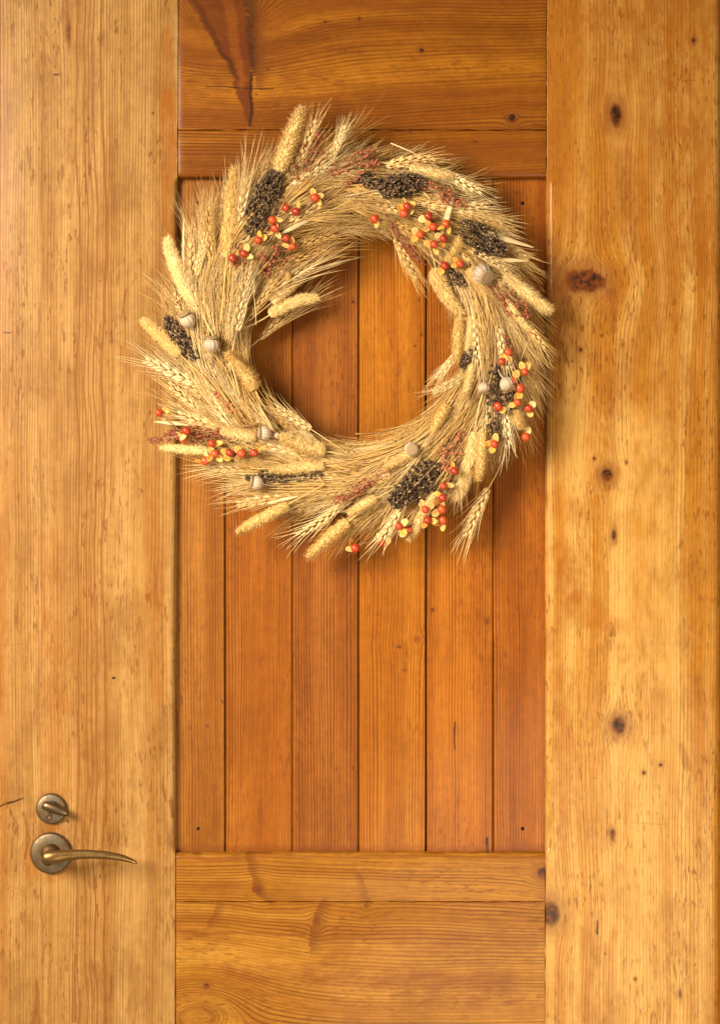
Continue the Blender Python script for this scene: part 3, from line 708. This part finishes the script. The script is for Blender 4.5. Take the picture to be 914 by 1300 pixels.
for i, (bx, by, tx, ty, w, n) in enumerate(((375, 232, 412, 170, 34, 75), (420, 220, 474, 190, 22, 70), (440, 235, 480, 204, 20, 50), (330, 345, 362, 305, 40, 80), (296, 350, 306, 310, 20, 30), (540, 235, 592, 262, 24, 60), (498, 285, 538, 338, 16, 60),
        (640, 372, 668, 405, 30, 60), (615, 350, 650, 390, 18, 40), (305, 552, 215, 548, 24, 120), (285, 545, 190, 560, 12, 60), (308, 530, 272, 498, 10, 40), (585, 545, 560, 596, 26, 120), (575, 590, 562, 640, 12, 40), (470, 610, 425, 640, 16, 50), (510, 585, 450, 625, 14, 40), (640, 425, 655, 470, 12, 30), (345, 330, 300, 330, 18, 30))):
    L = math.hypot(tx-bx, ty-by)/1000
    me = seedhead(600+i, L, w/1000, n, .00165, [RED, REDST], .25, True, 'red_seed_spray', 1.35)
    hb = hump(bx, by); ht = hump(tx, ty)
    put_line('red_seed_spray', me, bx, by, tx, ty, hb+.005, max(ht, hb*.65)+.009, L, 1, 1000)

# --- poppy pods
mb = MB(); lathe(mb, [(.0012, -.034), (.0012, -.0115), (.0030, -.0100), (.0052, -.0088), (.0092, -.0045), (.0105, .0005), (.0100, .0045), (.0078, .0078), (.0050, .0092), (.0046, .0100)], 40, lobes=10, lob=.13)
PODME = mb.mesh('poppy_pod', PODM)
mb = MB(); lathe(mb, [(.0044, .0095), (.0080, .0108), (.0084, .0120), (.0062, .0119), (.0015, .0130)], 40, lobes=12, lob=.22)
CRME = mb.mesh('pod_crown', CROWN)
for (px, py, dpx, ax_, ay, az) in ((612, 347, 26, .5, .55, .75), (239, 407, 21, -.45, -.8, .35), (269, 438, 21, 0, -1, .30), (337, 550, 18, -1, -.05, .35), (327, 613, 18, -1, -.2, .3), (522, 570, 19, .1, .1, 1.0), (614, 492, 16, 0, .9, .4), (643, 487, 20, .5, .8, .35), (352, 553, 8, 1, .2, .5)):
    d_ = Vector((ax_, -az, -ay)).normalized(); s_, t_ = perp(d_)
    k = dpx/24.5; m = Matrix.Translation(W(px, py, hump(px, py)+.014)) @ Matrix((s_, t_, d_)).transposed().to_4x4() @ Matrix.Diagonal((k, k, k, 1))
    if m.to_3x3().determinant() < 0: m = m @ Matrix.Diagonal((-1, 1, 1, 1))
    o = wobj('poppy_pod', PODME, m); obj('pod_crown', CRME, o)

# --- bittersweet sprigs: red berries in split yellow husks
mb = MB(); ball(mb, Vector((0, 0, 0)), .0053, 18, 12); BME = mb.mesh('berry', BERRY)
def husk(seed):
    random.seed(seed); n = 6; th = .00045; top = []; bot = []
    for i in range(n):
        for j in range(n):
            a = i/(n-1); b = (j/(n-1)-.5)*2; w = .0036*math.sin(math.pi*(a*.80+.14))**.7
            cur = .0028*a*a*U(.95, 1.05); p = Vector((.0005+.0092*a, b*w, -.0018+cur+.0016*b*b*math.sin(math.pi*a)))
            top.append(p); bot.append(p-Vector((0, 0, th)))
    vs_ = top+bot; N = n*n; fs = []
    for i in range(n-1):
        for j in range(n-1):
            q = (i*n+j, (i+1)*n+j, (i+1)*n+j+1, i*n+j+1); fs.append(q); fs.append(tuple(N+k for k in reversed(q)))
    rim = [j for j in range(n)]+[i*n+n-1 for i in range(1, n)]+[(n-1)*n+j for j in range(n-2, -1, -1)]+[i*n for i in range(n-2, 0, -1)]
    for k in range(len(rim)):
        a, b = rim[k], rim[(k+1) % len(rim)]; fs.append((a, b, N+b, N+a))
    mb = MB(); mb.add(vs_, fs); return mb.mesh('husk', HUSK)
HK = [husk(700+i) for i in range(3)]
random.seed(9)
SPRIGS = [
    ([(420, 246), (395, 258), (368, 272), (348, 288), (325, 310), (296, 330)], [(400, 251), (363.5, 264), (376, 268.6), (346, 279.5), (349, 290), (328, 305), (364, 302.6), (310, 322), (295.5, 327.7), (372, 313)]),
    ([(478, 282), (515, 272), (545, 284), (556, 305), (585, 338)], [(517, 262), (513, 271), (544, 274.5), (566, 284), (550, 288), (533.6, 297.7), (563, 303), (551, 310), (565, 337.6), (584, 335), (475.5, 277.7)]),
    ([(345, 578), (300, 574), (265, 568), (235, 552), (206, 528)], [(202.5, 524), (237, 547), (233, 557), (269, 563), (273, 576), (292, 575), (261, 585), (307, 576), (323, 575)]),
    ([(640, 430), (648, 465), (655, 500), (660, 520), (665, 545)], [(645, 447), (637, 459), (652, 483.5), (660, 493), (657, 511), (632, 516), (670.5, 518.5), (667.5, 555), (627.6, 564), (666, 472)]),
    ([(578, 585), (565, 625), (548, 655), (520, 668), (485, 684), (452, 692)], [(540, 647), (543, 660.6), (561, 647), (562, 660.6), (563, 617), (562, 632), (577, 598), (506.6, 668), (518, 673), (485, 688.5), (451, 695.6)]),
]
for path, berries in SPRIGS:
    mb = MB(); P = [W(x, y, max(.016, hump(x, y))+.010)-wc for x, y in path]
    fine = []
    for i in range(len(P)-1):
        for k in range(4): fine.append(P[i].lerp(P[i+1], k/4)+Vector((U(-1, 1), U(-1, 1), U(-1, 1)))*.0008)
    fine.append(P[-1]); tube(mb, fine, [.0011-.0005*i/len(fine) for i in range(len(fine))], 5)
    bl = []
    for (x, y) in berries:
        c = W(x, y, max(.018, hump(x, y))+U(.014, .019))-wc; near = min(fine, key=lambda q: (q-c).length)
        tube(mb, [near, near.lerp(c, .5)+Vector((0, .002, 0)), c], .0006, 4); bl.append((c, (c-near)))
    sp = obj('berry_sprig', mb.mesh('berry_sprig', TWIG), wreath)
    for c, dv in bl:
        k = U(.92, 1.14); obj('berry', BME, sp, Matrix.Translation(c) @ Matrix.Rotation(U(0, 3), 4, Vector((R(), R(), R()+.1))) @ Matrix.Diagonal((k, k*U(.9, 1.06), k*U(.9, 1.0), 1)))
        a0 = math.atan2(-dv.z, -dv.x)+U(-.8, .8) if R() < .5 else U(0, 6.28)
        for j in range(random.choice((1, 2, 2, 2, 3))):
            a = a0+j*1.5+U(-.4, .4); out = Vector((math.cos(a), U(-.15, .35), math.sin(a)))
            obj('husk', random.choice(HK), sp, frame(c+Vector((0, U(-.002, .0025), 0))+out.normalized()*.0030, out, roll=U(-.9, .9), scale=(U(.85, 1.15), U(.85, 1.4), 1.2)))

# --- dry leaf blades and loose straws
def leaf(L, w, seed):
    random.seed(seed); n = 14; vs_ = []; fs = []; b = U(-.8, .8)
    for i in range(n+1):
        q = i/n; ww = w/2*math.sin(math.pi*(.06+.90*q))**.75; x = L*q; tw = .5*math.sin(q*3+seed)
        for k in range(6):
            a = 2*math.pi*k/6; yy = ww*math.cos(a); zz = .25*ww*math.sin(a)+.18*abs(yy)
            vs_.append(bendpt(Vector((x, yy*math.cos(tw)-zz*math.sin(tw), yy*math.sin(tw)+zz*math.cos(tw))), b, 0))
    for i in range(n):
        for k in range(6): fs.append((i*6+k, i*6+(k+1) % 6, i*6+6+(k+1) % 6, i*6+6+k))
    mb = MB(); mb.add(vs_, fs); return mb.mesh('dry_leaf', LEAF)
for i, (bx, by, tx, ty, w) in enumerate(((594, 288, 676, 316, 8), (234, 346, 231, 279, 4), (400, 275, 350, 300, 6), (620, 330, 668, 330, 6), (380, 630, 330, 640, 5), (575, 250, 560, 300, 9), (240, 540, 196, 534, 5))):
    L = math.hypot(tx-bx, ty-by)/1000
    put_line('dry_leaf', leaf(L, w/1000, 800+i), bx, by, tx, ty, hump(bx, by)+.006, max(.014, hump(tx, ty))+.010, L, 1, 1000)
